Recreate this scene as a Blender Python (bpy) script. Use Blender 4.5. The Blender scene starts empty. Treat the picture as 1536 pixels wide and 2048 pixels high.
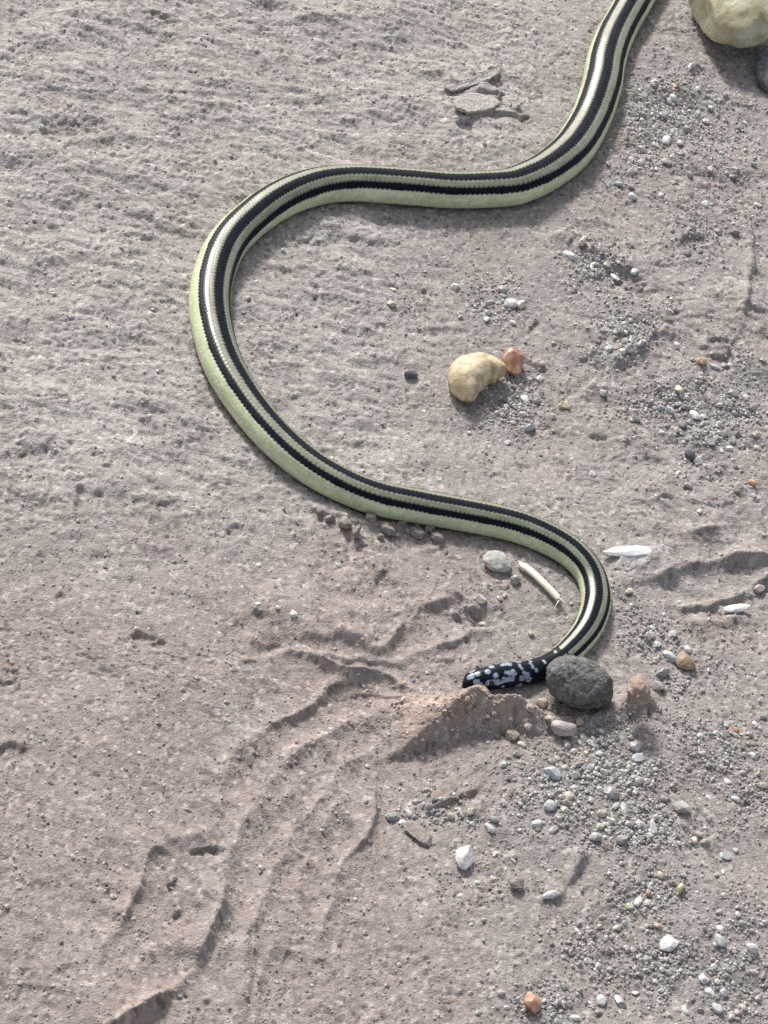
import bpy, bmesh, math, random
import numpy as np
from mathutils import Matrix, Vector, noise as mnoise

random.seed(7)
rng = np.random.default_rng(7)
MM = 0.001
scene = bpy.context.scene
COL = scene.collection

# ------------------------------------------------------------------ camera
W, H = 1536.0, 2048.0                       # photograph size, used to read off where things lie on the ground
TILT, ROLL, VFOV, DIST = math.radians(48.0), math.radians(18.0), math.radians(18.0), 646.0
right = np.array([1.0, 0, 0]); up = np.array([0, math.cos(TILT), math.sin(TILT)])
back = np.array([0, -math.sin(TILT), math.cos(TILT)])
right, up = (math.cos(ROLL) * right + math.sin(ROLL) * up, -math.sin(ROLL) * right + math.cos(ROLL) * up)
az = math.atan2(right[1], right[0])
RZ = np.array([[math.cos(-az), -math.sin(-az), 0], [math.sin(-az), math.cos(-az), 0], [0, 0, 1]])
right, up, back = RZ @ right, RZ @ up, RZ @ back
CAMP = back * DIST
FPX = (H / 2) / math.tan(VFOV / 2)

cam_d = bpy.data.cameras.new('camera')
cam_d.sensor_fit = 'VERTICAL'; cam_d.angle = VFOV
cam_d.clip_start = 0.02; cam_d.clip_end = 200.0
cam = bpy.data.objects.new('camera', cam_d); COL.objects.link(cam)
M = Matrix(((right[0], up[0], back[0], CAMP[0] * MM), (right[1], up[1], back[1], CAMP[1] * MM),
            (right[2], up[2], back[2], CAMP[2] * MM), (0, 0, 0, 1)))
cam.matrix_world = M
scene.camera = cam

# ------------------------------------------------------------------ world, sun, exposure
SUN_EL = math.radians(36.0)
SUN_AZ = math.radians(33.0)                 # towards the left of straight away from the camera
_h = -back[:2] / np.linalg.norm(back[:2])
sd = np.array([_h[0] * math.cos(SUN_AZ) - _h[1] * math.sin(SUN_AZ), _h[0] * math.sin(SUN_AZ) + _h[1] * math.cos(SUN_AZ)])
SUN_DIR = Vector((sd[0] * math.cos(SUN_EL), sd[1] * math.cos(SUN_EL), math.sin(SUN_EL)))
world = bpy.data.worlds.new('World'); scene.world = world; world.use_nodes = True
wn = world.node_tree; wn.nodes.clear()
wo = wn.nodes.new('ShaderNodeOutputWorld'); wb = wn.nodes.new('ShaderNodeBackground'); sk = wn.nodes.new('ShaderNodeTexSky')
sk.sky_type = 'NISHITA'; sk.sun_disc = False
sk.sun_elevation = SUN_EL; sk.sun_rotation = math.atan2(sd[0], sd[1])
sk.dust_density = 3.0; sk.air_density = 1.0; sk.ozone_density = 0.6
wb.inputs['Strength'].default_value = 0.135
hs = wn.nodes.new('ShaderNodeHueSaturation'); hs.inputs['Saturation'].default_value = 0.45      # milky, hazy sky
wn.links.new(sk.outputs[0], hs.inputs['Color']); wn.links.new(hs.outputs[0], wb.inputs[0]); wn.links.new(wb.outputs[0], wo.inputs[0])
sun_d = bpy.data.lights.new('sun', 'SUN'); sun_d.energy = 3.5; sun_d.angle = math.radians(9.0); sun_d.color = (1.0, 0.975, 0.94)
sun = bpy.data.objects.new('sun', sun_d); COL.objects.link(sun)
sun.rotation_euler = SUN_DIR.to_track_quat('Z', 'Y').to_euler()
sun.location = SUN_DIR * 3
vs = scene.view_settings
vs.view_transform = 'Standard'; vs.look = 'None'; vs.gamma = 1.0; vs.use_curve_mapping = False
vs.exposure = 0.24
scene.cycles.use_denoising = False

# ------------------------------------------------------------------ ground-plane mapping (millimetres)
def unproj(u, v, z=0.0):
    u = np.asarray(u, float); v = np.asarray(v, float)
    a, b = (u - W / 2) / FPX, -(v - H / 2) / FPX
    d = right[:, None] * a.ravel() + up[:, None] * b.ravel() - back[:, None]
    t = (np.asarray(z, float).ravel() - CAMP[2]) / d[2]
    return (CAMP[0] + d[0] * t), (CAMP[1] + d[1] * t)

def proj(x, y, z=0.0):
    px, py, pz = x - CAMP[0], y - CAMP[1], z - CAMP[2]
    a = px * right[0] + py * right[1] + pz * right[2]
    b = px * up[0] + py * up[1] + pz * up[2]
    c = -(px * back[0] + py * back[1] + pz * back[2])
    c = np.maximum(c, 1.0)
    return W / 2 + FPX * a / c, H / 2 - FPX * b / c

def g1(u, v, z=0.0):
    x, y = unproj([u], [v], z); return float(x[0]), float(y[0])

def mm_per_px(u, v, z=0.0):
    x, y = g1(u, v, z)
    c = -((x - CAMP[0]) * back[0] + (y - CAMP[1]) * back[1] + (z - CAMP[2]) * back[2])
    return c / FPX

# ------------------------------------------------------------------ numpy noise
def _hash(ix, iy, s):
    h = (ix.astype(np.int64) * 374761393 + iy.astype(np.int64) * 668265263 + s * 1442695041) & 0xFFFFFFFF
    h = ((h ^ (h >> 13)) * 1274126177) & 0xFFFFFFFF
    h = (h ^ (h >> 16)) & 0xFFFFFFFF
    return h.astype(np.float64) / 4294967295.0

def vn(x, y, lam, s):
    """smooth value noise, -1..1, wavelength lam"""
    x = x / lam + s * 17.31; y = y / lam - s * 9.77
    xi, yi = np.floor(x), np.floor(y); fx, fy = x - xi, y - yi
    fx = fx * fx * (3 - 2 * fx); fy = fy * fy * (3 - 2 * fy)
    a = _hash(xi, yi, s); b = _hash(xi + 1, yi, s); c = _hash(xi, yi + 1, s); d = _hash(xi + 1, yi + 1, s)
    return ((a + (b - a) * fx) * (1 - fy) + (c + (d - c) * fx) * fy) * 2 - 1

def cells(x, y, lam, s):
    """distance to the nearest jittered point (in cells) and a random id of it"""
    x = x / lam; y = y / lam; xi, yi = np.floor(x), np.floor(y)
    best = np.full(x.shape, 9.0); bid = np.zeros(x.shape)
    for i in (-1, 0, 1):
        for j in (-1, 0, 1):
            cx, cy = xi + i, yi + j
            h1 = _hash(cx, cy, s); h2 = _hash(cx, cy, s + 51)
            d = (cx + 0.1 + 0.8 * h1 - x) ** 2 + (cy + 0.1 + 0.8 * h2 - y) ** 2
            m = d < best
            best = np.where(m, d, best); bid = np.where(m, _hash(cx, cy, s + 97), bid)
    return np.sqrt(best), bid

def sst(a, b, x):
    t = np.clip((x - a) / (b - a), 0, 1); return t * t * (3 - 2 * t)

# distance to a polyline given in photograph pixels, measured on the ground in mm
def pline(x, y, pts, R, extra=None):
    us = [p[0] for p in pts]; vsx = [p[1] for p in pts]
    zs = np.array([p[2] if len(p) > 2 else 0.0 for p in pts])
    gx, gy = unproj(us, vsx, zs)
    return gline(x, y, gx, gy, R, extra)

def gline(x, y, gx, gy, R, extra=None):
    n = len(gx)
    seg = np.hypot(np.diff(gx), np.diff(gy)); cum = np.concatenate([[0], np.cumsum(seg)]); tot = cum[-1]
    D = np.full(x.shape, 1e9); S = np.ones(x.shape); T = np.zeros(x.shape)
    E = [np.zeros(x.shape) for _ in (extra or [])]
    near = np.nonzero((x > gx.min() - R) & (x < gx.max() + R) & (y > gy.min() - R) & (y < gy.max() + R))[0]
    if len(near) == 0: return D, S, T, E
    xn, yn = x[near], y[near]
    for i in range(n - 1):
        ax, ay, bx, by = gx[i], gy[i], gx[i + 1], gy[i + 1]
        m = np.nonzero((xn > min(ax, bx) - R) & (xn < max(ax, bx) + R) & (yn > min(ay, by) - R) & (yn < max(ay, by) + R))[0]
        if len(m) == 0: continue
        px, py = xn[m] - ax, yn[m] - ay; dx, dy = bx - ax, by - ay
        L2 = dx * dx + dy * dy + 1e-9
        t = np.clip((px * dx + py * dy) / L2, 0, 1)
        d = np.hypot(px - t * dx, py - t * dy)
        k = near[m]; b = d < D[k]; kk = k[b]
        D[kk] = d[b]; S[kk] = np.sign(dx * py[b] - dy * px[b] + 1e-12); T[kk] = (cum[i] + t[b] * seg[i]) / tot
        for q, e in enumerate(extra or []):
            E[q][kk] = e[i] + (e[i + 1] - e[i]) * t[b]
    return D, S, T, E

# ------------------------------------------------------------------ snake centre line: pixel x, pixel y, half width in pixels
SNAKE = [(926, 1363, 9), (934, 1360, 17), (950, 1356, 23), (972, 1352, 27), (1000, 1347, 30), (1030, 1343, 30), (1056, 1339, 28), (1080, 1333, 27),
         (1108, 1321, 27), (1138, 1300, 29), (1172, 1262, 31), (1190, 1222, 32), (1193, 1184, 32.5), (1181, 1144, 33.5), (1150, 1107, 35), (1108, 1079, 37),
         (1042, 1050, 38.5), (963, 1029, 39.5), (848, 1006, 40.5), (757, 987, 41.5), (680, 956, 42), (610, 914, 42.5), (545, 858, 43),
         (489, 788, 43.5), (451, 724, 43.5), (430, 663, 43.5), (421, 599, 43), (431, 536, 42), (457, 480, 41.5), (505, 432, 41.5),
         (563, 394, 42), (632, 369, 42.5), (705, 361, 43), (814, 367, 43.5), (905, 374, 43.5), (1003, 372, 43.5), (1045, 363, 43.5),
         (1095, 338, 43), (1145, 295, 43), (1182, 235, 42.5), (1205, 168, 42), (1214, 118, 41), (1232, 66, 40), (1268, 0, 39.5),
         (1300, -60, 39), (1310, -130, 38), (1280, -200, 36), (1210, -250, 34), (1110, -275, 31), (1000, -290, 27), (890, -320, 23), (790, -370, 18),
         (700, -420, 13), (620, -460, 8), (560, -480, 3)]
ASP = 0.81
def catmull(P, per):
    P = np.asarray(P, float); out = []
    Q = np.vstack([2 * P[0] - P[1], P, 2 * P[-1] - P[-2]])
    for i in range(len(P) - 1):
        p0, p1, p2, p3 = Q[i], Q[i + 1], Q[i + 2], Q[i + 3]
        for t in np.linspace(0, 1, per, endpoint=False):
            out.append(0.5 * ((2 * p1) + (-p0 + p2) * t + (2 * p0 - 5 * p1 + 4 * p2 - p3) * t * t + (-p0 + 3 * p1 - 3 * p2 + p3) * t ** 3))
    out.append(P[-1]); return np.array(out)
_r = np.array([mm_per_px(u, v) * w * (0.905 if i < 14 else 0.925 if i > 38 else 0.95) for i, (u, v, w) in enumerate(SNAKE)])
_gx, _gy = unproj([p[0] for p in SNAKE], [p[1] for p in SNAKE], _r * ASP)
SP = catmull(np.column_stack([_gx, _gy, _r]), 12)           # x, y, half width in mm
SPc = SP[::4]

# ------------------------------------------------------------------ the ground's shape: crust edges, ridges, hollows
#  (points, height, slope width on the low side, decay length on the high side, high side: +1 = left of the direction)
SCARPS = [
    ([(470, 1300), (520, 1262), (600, 1268), (680, 1262), (740, 1296), (800, 1268), (850, 1215), (900, 1193), (965, 1198)], 1.7, 4.2, 16, +1),
    ([(860, 1290), (905, 1282), (945, 1268), (990, 1262)], 1.1, 2.2, 6, +1),
    ([(436, 1585), (440, 1550), (455, 1515), (500, 1472), (570, 1436), (618, 1412), (650, 1375), (720, 1352), (780, 1362)], 0.7, 1.9, 12, +1),
    ([(733, 1560), (745, 1630), (722, 1690), (684, 1728), (655, 1775)], 0.8, 1.2, 10, -1),
    ([(452, 1740), (432, 1830), (402, 1900), (362, 1968), (300, 2012), (230, 2055), (150, 2110)], 1.5, 3.4, 9, -1),
    ([(512, 1880), (500, 1950), (484, 2010), (470, 2070)], 0.8, 1.5, 8, -1),
    ([(318, 1680), (292, 1720), (268, 1790), (236, 1850)], 0.9, 1.8, 9, -1),
    ([(1172, 1712), (1148, 1740), (1118, 1790), (1104, 1822)], 1.6, 2.2, 7, -1),
    ([(846, 1622), (900, 1600), (945, 1588), (978, 1568)], 1.1, 1.3, 7, +1),
    ([(1225, 1165), (1290, 1162), (1335, 1150), (1380, 1130), (1455, 1118), (1560, 1126)], 1.5, 3.4, 8, +1),
    ([(1336, 1216), (1420, 1216), (1440, 1198), (1500, 1188), (1545, 1160), (1600, 1140)], 1.3, 1.4, 5, +1),
    ([(1230, 1050), (1300, 1062), (1390, 1066), (1448, 1060), (1470, 1046)], 0.6, 1.0, 8, +1),
    ([(885, 160), (940, 172), (985, 158), (1003, 140)], 0.9, 0.9, 4, +1),
    ([(920, 252), (965, 236), (1000, 238), (1040, 246)], 1.3, 1.1, 6, +1),
    ([(905, 186), (935, 196), (990, 192), (1000, 205)], 0.7, 0.8, 4, +1),
    ([(1390, 596), (1428, 640), (1462, 690), (1440, 722), (1390, 714)], 1.2, 1.3, 6, -1),
    ([(1492, 440), (1502, 520), (1494, 600), (1484, 650)], 0.6, 1.0, 6, -1),
    ([(1330, 605), (1400, 612), (1440, 600)], 0.7, 0.9, 5, +1),
    ([(0, 395), (60, 424), (125, 442)], 0.5, 0.9, 7, +1),
    ([(560, 1003), (640, 1018), (700, 1040), (780, 1052), (880, 1075)], 0.7, 1.8, 3, +1),
    ([(1020, 705), (1100, 740), (1150, 725), (1200, 700)], 0.9, 2.0, 7, +1),
    ([(1190, 760), (1240, 720), (1290, 690)], 0.6, 1.4, 6, +1),
    ([(20, 150), (140, 190), (260, 210), (330, 180)], 0.35, 1.2, 8, +1),
    ([(1150, 1560), (1180, 1500), (1260, 1470), (1330, 1440)], 0.7, 2.5, 8, -1),
    ([(1010, 1560), (960, 1590), (935, 1640)], 0.5, 1.5, 6, +1),
    ([(1185, 870), (1260, 890), (1330, 960), (1420, 990)], 0.4, 1.5, 9, +1),
    ([(560, 560), (640, 590), (720, 570)], 0.3, 1.0, 7, +1),
    ([(620, 1300), (690, 1320), (770, 1322), (850, 1345), (900, 1350)], 0.6, 1.0, 4, +1),
    ([(760, 1245), (820, 1225), (860, 1180), (880, 1150)], 0.5, 1.0, 5, +1),
    ([(900, 1240), (960, 1232), (1010, 1245), (1060, 1240)], 0.6, 1.0, 4, +1),
    ([(820, 1330), (870, 1318), (920, 1322)], 0.5, .8, 3, +1),
    ([(690, 1390), (740, 1384), (800, 1400), (850, 1404)], 0.5, .8, 4, +1),
    ([(1110, 455), (1160, 500), (1215, 540), (1260, 600)], 0.9, 1.6, 5, -1),
    ([(1160, 790), (1210, 745), (1260, 720), (1300, 690)], 0.9, 1.6, 5, -1),
    ([(1300, 640), (1350, 655), (1390, 700), (1460, 712)], 0.8, 1.2, 5, +1),
    ([(1430, 560), (1480, 620), (1536, 640)], 0.6, 1.0, 5, +1),
    ([(1250, 1010), (1330, 1000), (1430, 1015), (1500, 1000)], 0.5, 1.0, 5, +1),
]
# thin crests: points, height, half width
RIDGES = [
    ([(890, 1396), (830, 1387), (760, 1352), (690, 1346), (610, 1309), (560, 1308), (520, 1328)], 0.45, 1.3),
    ([(800, 1402), (720, 1364), (650, 1378), (600, 1422), (520, 1468), (462, 1520), (440, 1580), (425, 1640)], 0.6, 1.4),
    ([(800, 1430), (700, 1442), (600, 1500), (540, 1562), (485, 1660), (440, 1740), (400, 1830)], 0.75, 1.7),
    ([(790, 1470), (680, 1540), (605, 1640), (545, 1740), (505, 1850), (482, 1960), (470, 2070)], 0.75, 1.7),
    ([(455, 1730), (434, 1830), (404, 1900), (364, 1966), (302, 2010), (232, 2052), (150, 2105)], 0.8, 1.2),
    ([(768, 1510), (745, 1590), (742, 1650), (716, 1700), (672, 1752), (648, 1830), (640, 1920)], 0.75, 1.4),
    ([(420, 1650), (395, 1680), (330, 1690), (292, 1730), (264, 1800), (236, 1862), (190, 1930)], 0.7, 1.3),
    ([(570, 1830), (520, 1950), (500, 2060)], 0.6, 1.4),
    ([(690, 1580), (640, 1660), (600, 1760), (580, 1860)], 0.5, 1.8),
    ([(1000, 1262), (940, 1271), (870, 1296), (800, 1320), (700, 1318)], 0.7, 1.4),
    ([(965, 1199), (900, 1195), (850, 1218), (790, 1276), (740, 1305)], 0.6, 1.2),
    ([(1590, 1140), (1536, 1160), (1480, 1186), (1430, 1202), (1380, 1216)], 0.8, 1.3),
    ([(1260, 1165), (1340, 1150), (1400, 1130), (1470, 1118), (1560, 1124)], 0.8, 1.3),
    ([(1240, 1062), (1320, 1072), (1400, 1070), (1470, 1056)], 0.6, 1.2),
    ([(1200, 740), (1250, 715), (1300, 680), (1360, 660)], 0.8, 2.0),
    ([(1480, 430), (1496, 520), (1488, 610), (1470, 690)], 0.6, 1.3),
    ([(548, 1312), (575, 1303), (615, 1310), (680, 1344), (760, 1350), (805, 1375), (835, 1388), (895, 1394)], 0.95, 1.0),
    ([(640, 1372), (690, 1352), (740, 1346)], 0.3, 1.2),
    ([(700, 1440), (760, 1425), (830, 1405)], 0.5, 1.6),
    ([(500, 1660), (560, 1600), (620, 1540), (670, 1480)], 0.35, 1.8),
    ([(470, 1790), (440, 1880), (420, 1960)], 0.4, 1.2),
    ([(560, 1530), (610, 1500), (660, 1470)], 0.4, 1.4),
    ([(620, 1730), (650, 1660), (700, 1560)], 0.3, 2.0),
    ([(860, 330), (980, 150), (1003, 138)], 0.25, 1.0),
    ([(880, 170), (950, 160), (1000, 140)], 0.6, 0.9),
    ([(1080, 470), (1150, 480), (1200, 520), (1260, 560)], 0.9, 2.5),
    ([(1040, 820), (1120, 780), (1200, 720)], 0.5, 2.5),
    ([(1360, 1245), (1430, 1240), (1510, 1225)], 1.0, 2.2),
    ([(1215, 1130), (1270, 1135), (1330, 1112)], 1.2, 2.6),
    ([(830, 1110), (870, 1098), (905, 1085)], 0.5, 0.8),
]
# hollows: x, y, radius x, radius y (pixels), depth
PITS = [(408, 1714, 30, 7, 1.0), (428, 1706, 14, 9, .7), (345, 1778, 11, 10, 1.0), (352, 1838, 9, 12, 1.0), (322, 1722, 24, 16, .7), (120, 262, 38, 24, 1.0), (175, 258, 40, 20, .8), (205, 290, 22, 12, .7),
        (766, 1160, 14, 16, 1.1), (285, 1276, 26, 9, 1.0), (318, 1292, 14, 10, .8), (10, 1382, 30, 18, .9), (18, 1512, 36, 18, .9), (1262, 580, 34, 20, 1.1), (1218, 572, 26, 14, .8), (1290, 596, 16, 14, .9),
        (1384, 492, 24, 14, .9), (1250, 690, 26, 16, .8), (1062, 1028, 10, 8, .6), (945, 1242, 32, 20, 1.2), (985, 1236, 40, 18, .9), (1155, 505, 22, 24, .7), (1395, 150, 14, 14, 1.2),
        (1068, 660, 12, 9, .8), (1200, 880, 16, 8, .8), (420, 120, 40, 12, .6), (300, 880, 20, 9, .5), (158, 1010, 10, 20, .7), (330, 1020, 26, 12, .7), (124, 1200, 10, 9, .7), (470, 1066, 18, 14, .8),
        (130, 1950, 24, 14, .6), (60, 1990, 26, 16, .5), (1050, 248, 14, 8, 1.0), (1003, 205, 9, 9, 1.0), (1000, 160, 7, 14, 1.0), (930, 262, 20, 9, 1.2), (920, 188, 16, 8, .9), (1495, 1610, 12, 8, .7),
        (880, 660, 60, 8, .5), (975, 795, 40, 22, .6), (1000, 960, 20, 12, .4), (1430, 700, 26, 8, .9), (1310, 930, 20, 10, .5), (1440, 960, 26, 14, .5), (1480, 1000, 14, 12, .6), (540, 1300, 30, 10, .7),
        (500, 1325, 16, 9, .5), (880, 1170, 16, 8, .4), (820, 1200, 20, 8, .4), (1140, 2030, 40, 14, .4), (640, 1930, 14, 8, .5), (575, 1925, 10, 12, .5)]
# the thrown-up bank in front of the head: pixel x, pixel y of the crest, height, width behind, width in front
BANK = [(772, 1512, 0.3, 5, 1), (800, 1494, 1.4, 9, 1.2), (830, 1468, 2.6, 13, 1.9), (880, 1430, 4.4, 13, 3.4), (928, 1390, 6.0, 7, 5.0), (956, 1374, 6.8, 3.8, 5.6),
        (985, 1386, 5.8, 3.2, 5.2), (1030, 1392, 4.8, 3.0, 4.6), (1060, 1412, 3.4, 3, 4.0), (1090, 1432, 1.8, 3, 3.4), (1150, 1444, 0.8, 3, 3.0), (1215, 1436, 1.4, 3, 3.0), (1262, 1400, 3.4, 3.4, 3.6),
        (1298, 1396, 3.0, 3.2, 3.2), (1322, 1430, 0.9, 3, 2.0), (1345, 1450, 0.2, 3, 1.5)]
# patches of loose gravel: x, y, radius x, radius y, weight
GRAVEL = [(1330, 240, 90, 90, .9), (1280, 330, 90, 60, .6), (1440, 300, 90, 120, .5), (1390, 480, 60, 50, .6), (985, 600, 60, 50, .6), (820, 600, 60, 40, .25), (1030, 800, 70, 70, .9), (1190, 540, 60, 60, .7),
          (1240, 680, 70, 70, .7), (1340, 810, 110, 60, .8), (1440, 850, 100, 70, .8), (1480, 760, 60, 60, .6), (1300, 640, 60, 60, .3), (1120, 1590, 110, 90, 1.0), (1230, 1560, 110, 70, 1.0), (1270, 1660, 120, 60, 1.0), (1180, 1500, 90, 40, .9),
          (1440, 1500, 100, 70, .8), (1500, 1600, 60, 60, .7), (870, 1615, 70, 40, .8), (930, 1650, 50, 30, .4), (1300, 1790, 90, 60, .7), (1200, 1900, 110, 80, .75), (1330, 1930, 110, 80, .7), (1460, 1960, 100, 90, .8), (1120, 2010, 110, 50, .7), (1480, 1840, 80, 60, .6),
          (1310, 1280, 60, 50, .7), (1260, 1240, 40, 60, .4), (1350, 1370, 60, 40, .5), (960, 1190, 50, 30, .3), (1440, 1330, 90, 60, .3), (1400, 940, 110, 60, .35), (1450, 420, 80, 70, .3), (1000, 1760, 120, 70, .2)]

def gauss_px(u, v, cx, cy, rx, ry):
    return np.exp(-(((u - cx) / rx) ** 2 + ((v - cy) / ry) ** 2))

def gravel_w(u, v):
    g = np.zeros(u.shape)
    for cx, cy, rx, ry, w in GRAVEL:
        g = np.maximum(g, w * gauss_px(u, v, cx, cy, rx, ry))
    out = sst(1536, 1750, u) * 0.5
    return np.maximum(g, out)

def ground(x, y, want_col=False, fine=True):
    """height in mm (and base colour) of the ground at x, y (mm)"""
    shp = x.shape; x = x.ravel(); y = y.ravel()
    u, v = proj(x, y)
    far = np.hypot(x, y); keep = 1 - sst(260, 420, far)
    gw = gravel_w(u, v)
    z = 0.9 * vn(x, y, 48, 1) + 0.75 * vn(x, y, 21, 2)
    # smeared, coarser crust towards the upper left of the photograph, finer silt below
    sm = sst(1250, 850, v) * sst(1000, 700, u)
    up_ = sst(420, 250, v) * sst(1150, 1000, u)
    sm = np.maximum(sm, up_)
    z += 0.34 * vn(x, y, 9, 3) * (1 + 0.4 * sm)
    z += 0.17 * vn(x, y, 4.2, 4)
    z += sm * (0.26 * vn(x * 0.45 + y * 0.12, y, 2.1, 5) + 0.18 * vn(x * 0.3, y, 1.25, 6))
    z += 0.11 * vn(x, y, 1.9, 7) * (1 + 0.8 * gw)
    rt = sst(1000, 1250, u) * sst(1350, 1050, v)                   # broken crust on the gravel side
    ll = np.maximum(gauss_px(u, v, 560, 1560, 280, 300), gauss_px(u, v, 850, 1280, 200, 110))   # silt that flowed and dried in thin sheets
    wa, wb_ = x + 1.2 * vn(x, y, 4, 81) + 0.5 * vn(x, y, 1.4, 82), y + 1.2 * vn(x, y, 4, 83) + 0.5 * vn(x, y, 1.4, 84)
    t1 = vn(wa * 0.55, wb_, 7, 85) + 0.5 * vn(wa * 0.55, wb_, 3.1, 86)
    for th_, am in ((-0.5, .22), (-0.1, .20), (0.3, .24), (0.65, .22)):
        z += am * sst(th_ - 0.035, th_ + 0.035, t1) * np.maximum(sm, rt * 1.25)
    px_, py_ = wa * 0.5 + wb_ * 0.87, -wa * 0.87 + wb_ * 0.5       # along and across the flow
    bend = 0.012 * px_ * px_
    t2 = vn(px_ * 0.16, py_ + bend, 3.6, 87) + 0.35 * vn(px_ * 0.3, py_ + bend, 1.7, 88)
    for th_, am in ((-0.35, .20), (0.1, .22), (0.5, .26)):
        z += am * sst(th_ - 0.06, th_ + 0.06, t2) * ll
    ds, _, _, (rs,) = gline(x, y, SPc[:, 0], SPc[:, 1], 16.0, [SPc[:, 2]])
    under = np.exp(-(np.maximum(ds - rs * 0.55, 0) / 1.6) ** 2)
    z *= 1 - 0.55 * np.exp(-(ds / 7.0) ** 2)
    col_grain = 0
    if fine:
        wx, wy = x + 0.3 * vn(x, y, 1.3, 31), y + 0.3 * vn(x, y, 1.3, 32)
        d1, id1 = cells(wx, wy, 1.45, 11)
        d2, id2 = cells(wx, wy, 0.86, 12)
        d3, id3 = cells(x, y, 0.58, 13)
        dome1 = np.sqrt(np.clip(1 - (d1 / 0.72) ** 2, 0, 1)); dome2 = np.sqrt(np.clip(1 - (d2 / 0.74) ** 2, 0, 1)); dome3 = np.clip(1 - (d3 / 0.75) ** 2, 0, 1)
        patch = sst(-0.45, 0.4, vn(x, y, 6, 33) + 0.5 * vn(x, y, 2.4, 34))
        bank_s = 1 - 0.35 * gauss_px(u, v, 930, 1440, 130, 60) + 0.3 * sm
        silk = np.maximum.reduce([gauss_px(u, v, 600, 1500, 260, 260), gauss_px(u, v, 800, 1290, 200, 90), gauss_px(u, v, 250, 1750, 220, 300), gauss_px(u, v, 1400, 1120, 160, 60)])
        bank_s = bank_s * (1 - 0.5 * silk) * (0.68 + 0.4 * np.clip(gw + sm * 0.35 + rt * 0.3, 0, 1))
        z += (0.34 * dome1 * (id1 - 0.2) * patch + 0.30 * dome2 * (id2 - 0.1) * (0.2 + 0.8 * patch) + 0.15 * dome3 * id3) * bank_s * (1 - 0.5 * under)
        # ragged broken hollows
        hol = vn(x, y, 3.0, 43) + 0.6 * vn(x, y, 1.3, 44) + 0.35 * vn(x, y, 0.7, 45)
        z -= 0.32 * sst(0.72, 1.2, hol) * (1 - under) * (1 - 0.6 * silk)
        col_grain = (id1 - 0.5) * 0.12 + (id2 - 0.5) * 0.24 + (id3 - 0.5) * 0.14 + 0.3 * (id2 > 0.94) - 0.25 * (id2 < 0.07)
    xw = x + 0.6 * vn(x, y, 5.5, 21) + 0.3 * vn(x, y, 2.2, 22) + 0.18 * vn(x, y, 0.9, 25)
    yw = y + 0.6 * vn(x, y, 5.5, 23) + 0.3 * vn(x, y, 2.2, 24) + 0.18 * vn(x, y, 0.9, 26)
    feat = np.zeros(x.shape)
    amp_l = 0.30 + 0.95 * sst(-0.7, 0.6, vn(x, y, 8.5, 46) + 0.5 * vn(x, y, 3.5, 49))   # edges fade and come back
    for pts, h, ws, L, side in SCARPS:
        h = h * 0.85; ws = ws * 0.7
        R = max(3 * L, 2 * ws)
        d, s, t, _ = pline(xw, yw, pts, R)
        k = np.clip(np.minimum(t, 1 - t) * 7, 0, 1); k = k * k * (3 - 2 * k)
        hi = s * side > 0
        val = np.where(hi, h * np.exp(-d / L) * (1 - sst(2.2 * L, 3 * L, d)), h * (1 - sst(0, ws, d)))
        feat += np.where(d < 1e8, val * k * amp_l, 0)
    for pts, h, w in RIDGES:
        d, s, t, _ = pline(xw, yw, pts, 4 * w)
        k = np.clip(np.minimum(t, 1 - t) * 6, 0, 1)
        feat += np.where(d < 1e8, 1.25 * h * np.exp(-(d / w) ** 1.4) * k * (0.45 + 0.55 * amp_l), 0)
    uw, vw = proj(xw, yw)
    hol2 = vn(x, y, 1.6, 47) + 0.6 * vn(x, y, 0.8, 48)
    for cx, cy, rx, ry, dp_ in PITS:
        q = ((uw - cx) / rx) ** 2 + ((vw - cy) / ry) ** 2
        feat -= 0.9 * dp_ * (1 - sst(0.15, 1.6, q + 0.5 * hol2))
    feat *= 1 - 0.92 * under
    z += feat
    bh = [b[2] for b in BANK]; bb = [b[3] for b in BANK]; bf = [b[4] for b in BANK]
    xb = x + 0.45 * (xw - x); yb = y + 0.45 * (yw - y)
    d, s, t, (eh, eb, ef) = pline(xb, yb, [b[:3] for b in BANK], 26.0, [bh, bb, bf])
    front = s < 0
    val = np.where(front, eh * (1 - np.clip(d / np.maximum(ef * 1.25, .5), 0, 1)) ** 0.95, eh * (1 - sst(0, 1, d / np.maximum(eb, .5))))
    bank = np.where(d < 1e8, val, 0)
    z += bank * (1 + 0.07 * vn(x, y, 3.4, 28) + 0.03 * vn(x, y, 1.6, 29)) * (1 - 0.9 * under)
    z -= 0.35 * under                                             # the body has settled into the silt
    z *= keep
    if not want_col:
        return z.reshape(shp)
    grey = np.array([0.305, 0.275, 0.258]); pink = np.array([0.302, 0.251, 0.231]); tan = np.array([0.365, 0.282, 0.240])
    pale = np.array([0.385, 0.356, 0.334]); dark = np.array([0.245, 0.232, 0.22])
    wp = sst(900, 1250, v) * sst(1150, 800, u) * 0.75 + 0.25 * sst(500, 1500, v)
    wp = np.clip(wp + 0.35 * vn(x, y, 17, 51) + 0.15 * vn(x, y, 5, 52), 0, 1)
    c = grey[None] * (1 - wp[:, None]) + pink[None] * wp[:, None]
    wt = np.clip(sst(0.8, 3.0, bank) * 0.9 + gauss_px(u, v, 760, 1400, 110, 50) * 0.45 + gauss_px(u, v, 300, 2030, 90, 60) * 0.5 + gauss_px(u, v, 1440, 1245, 90, 30) * .5, 0, 1)
    c = c * (1 - wt[:, None]) + tan[None] * wt[:, None]
    wl = np.clip(sm * 0.55 + 0.3 * vn(x, y, 12, 53), 0, 1) * (1 - wt)
    c = c * (1 - wl[:, None]) + pale[None] * wl[:, None]
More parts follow.
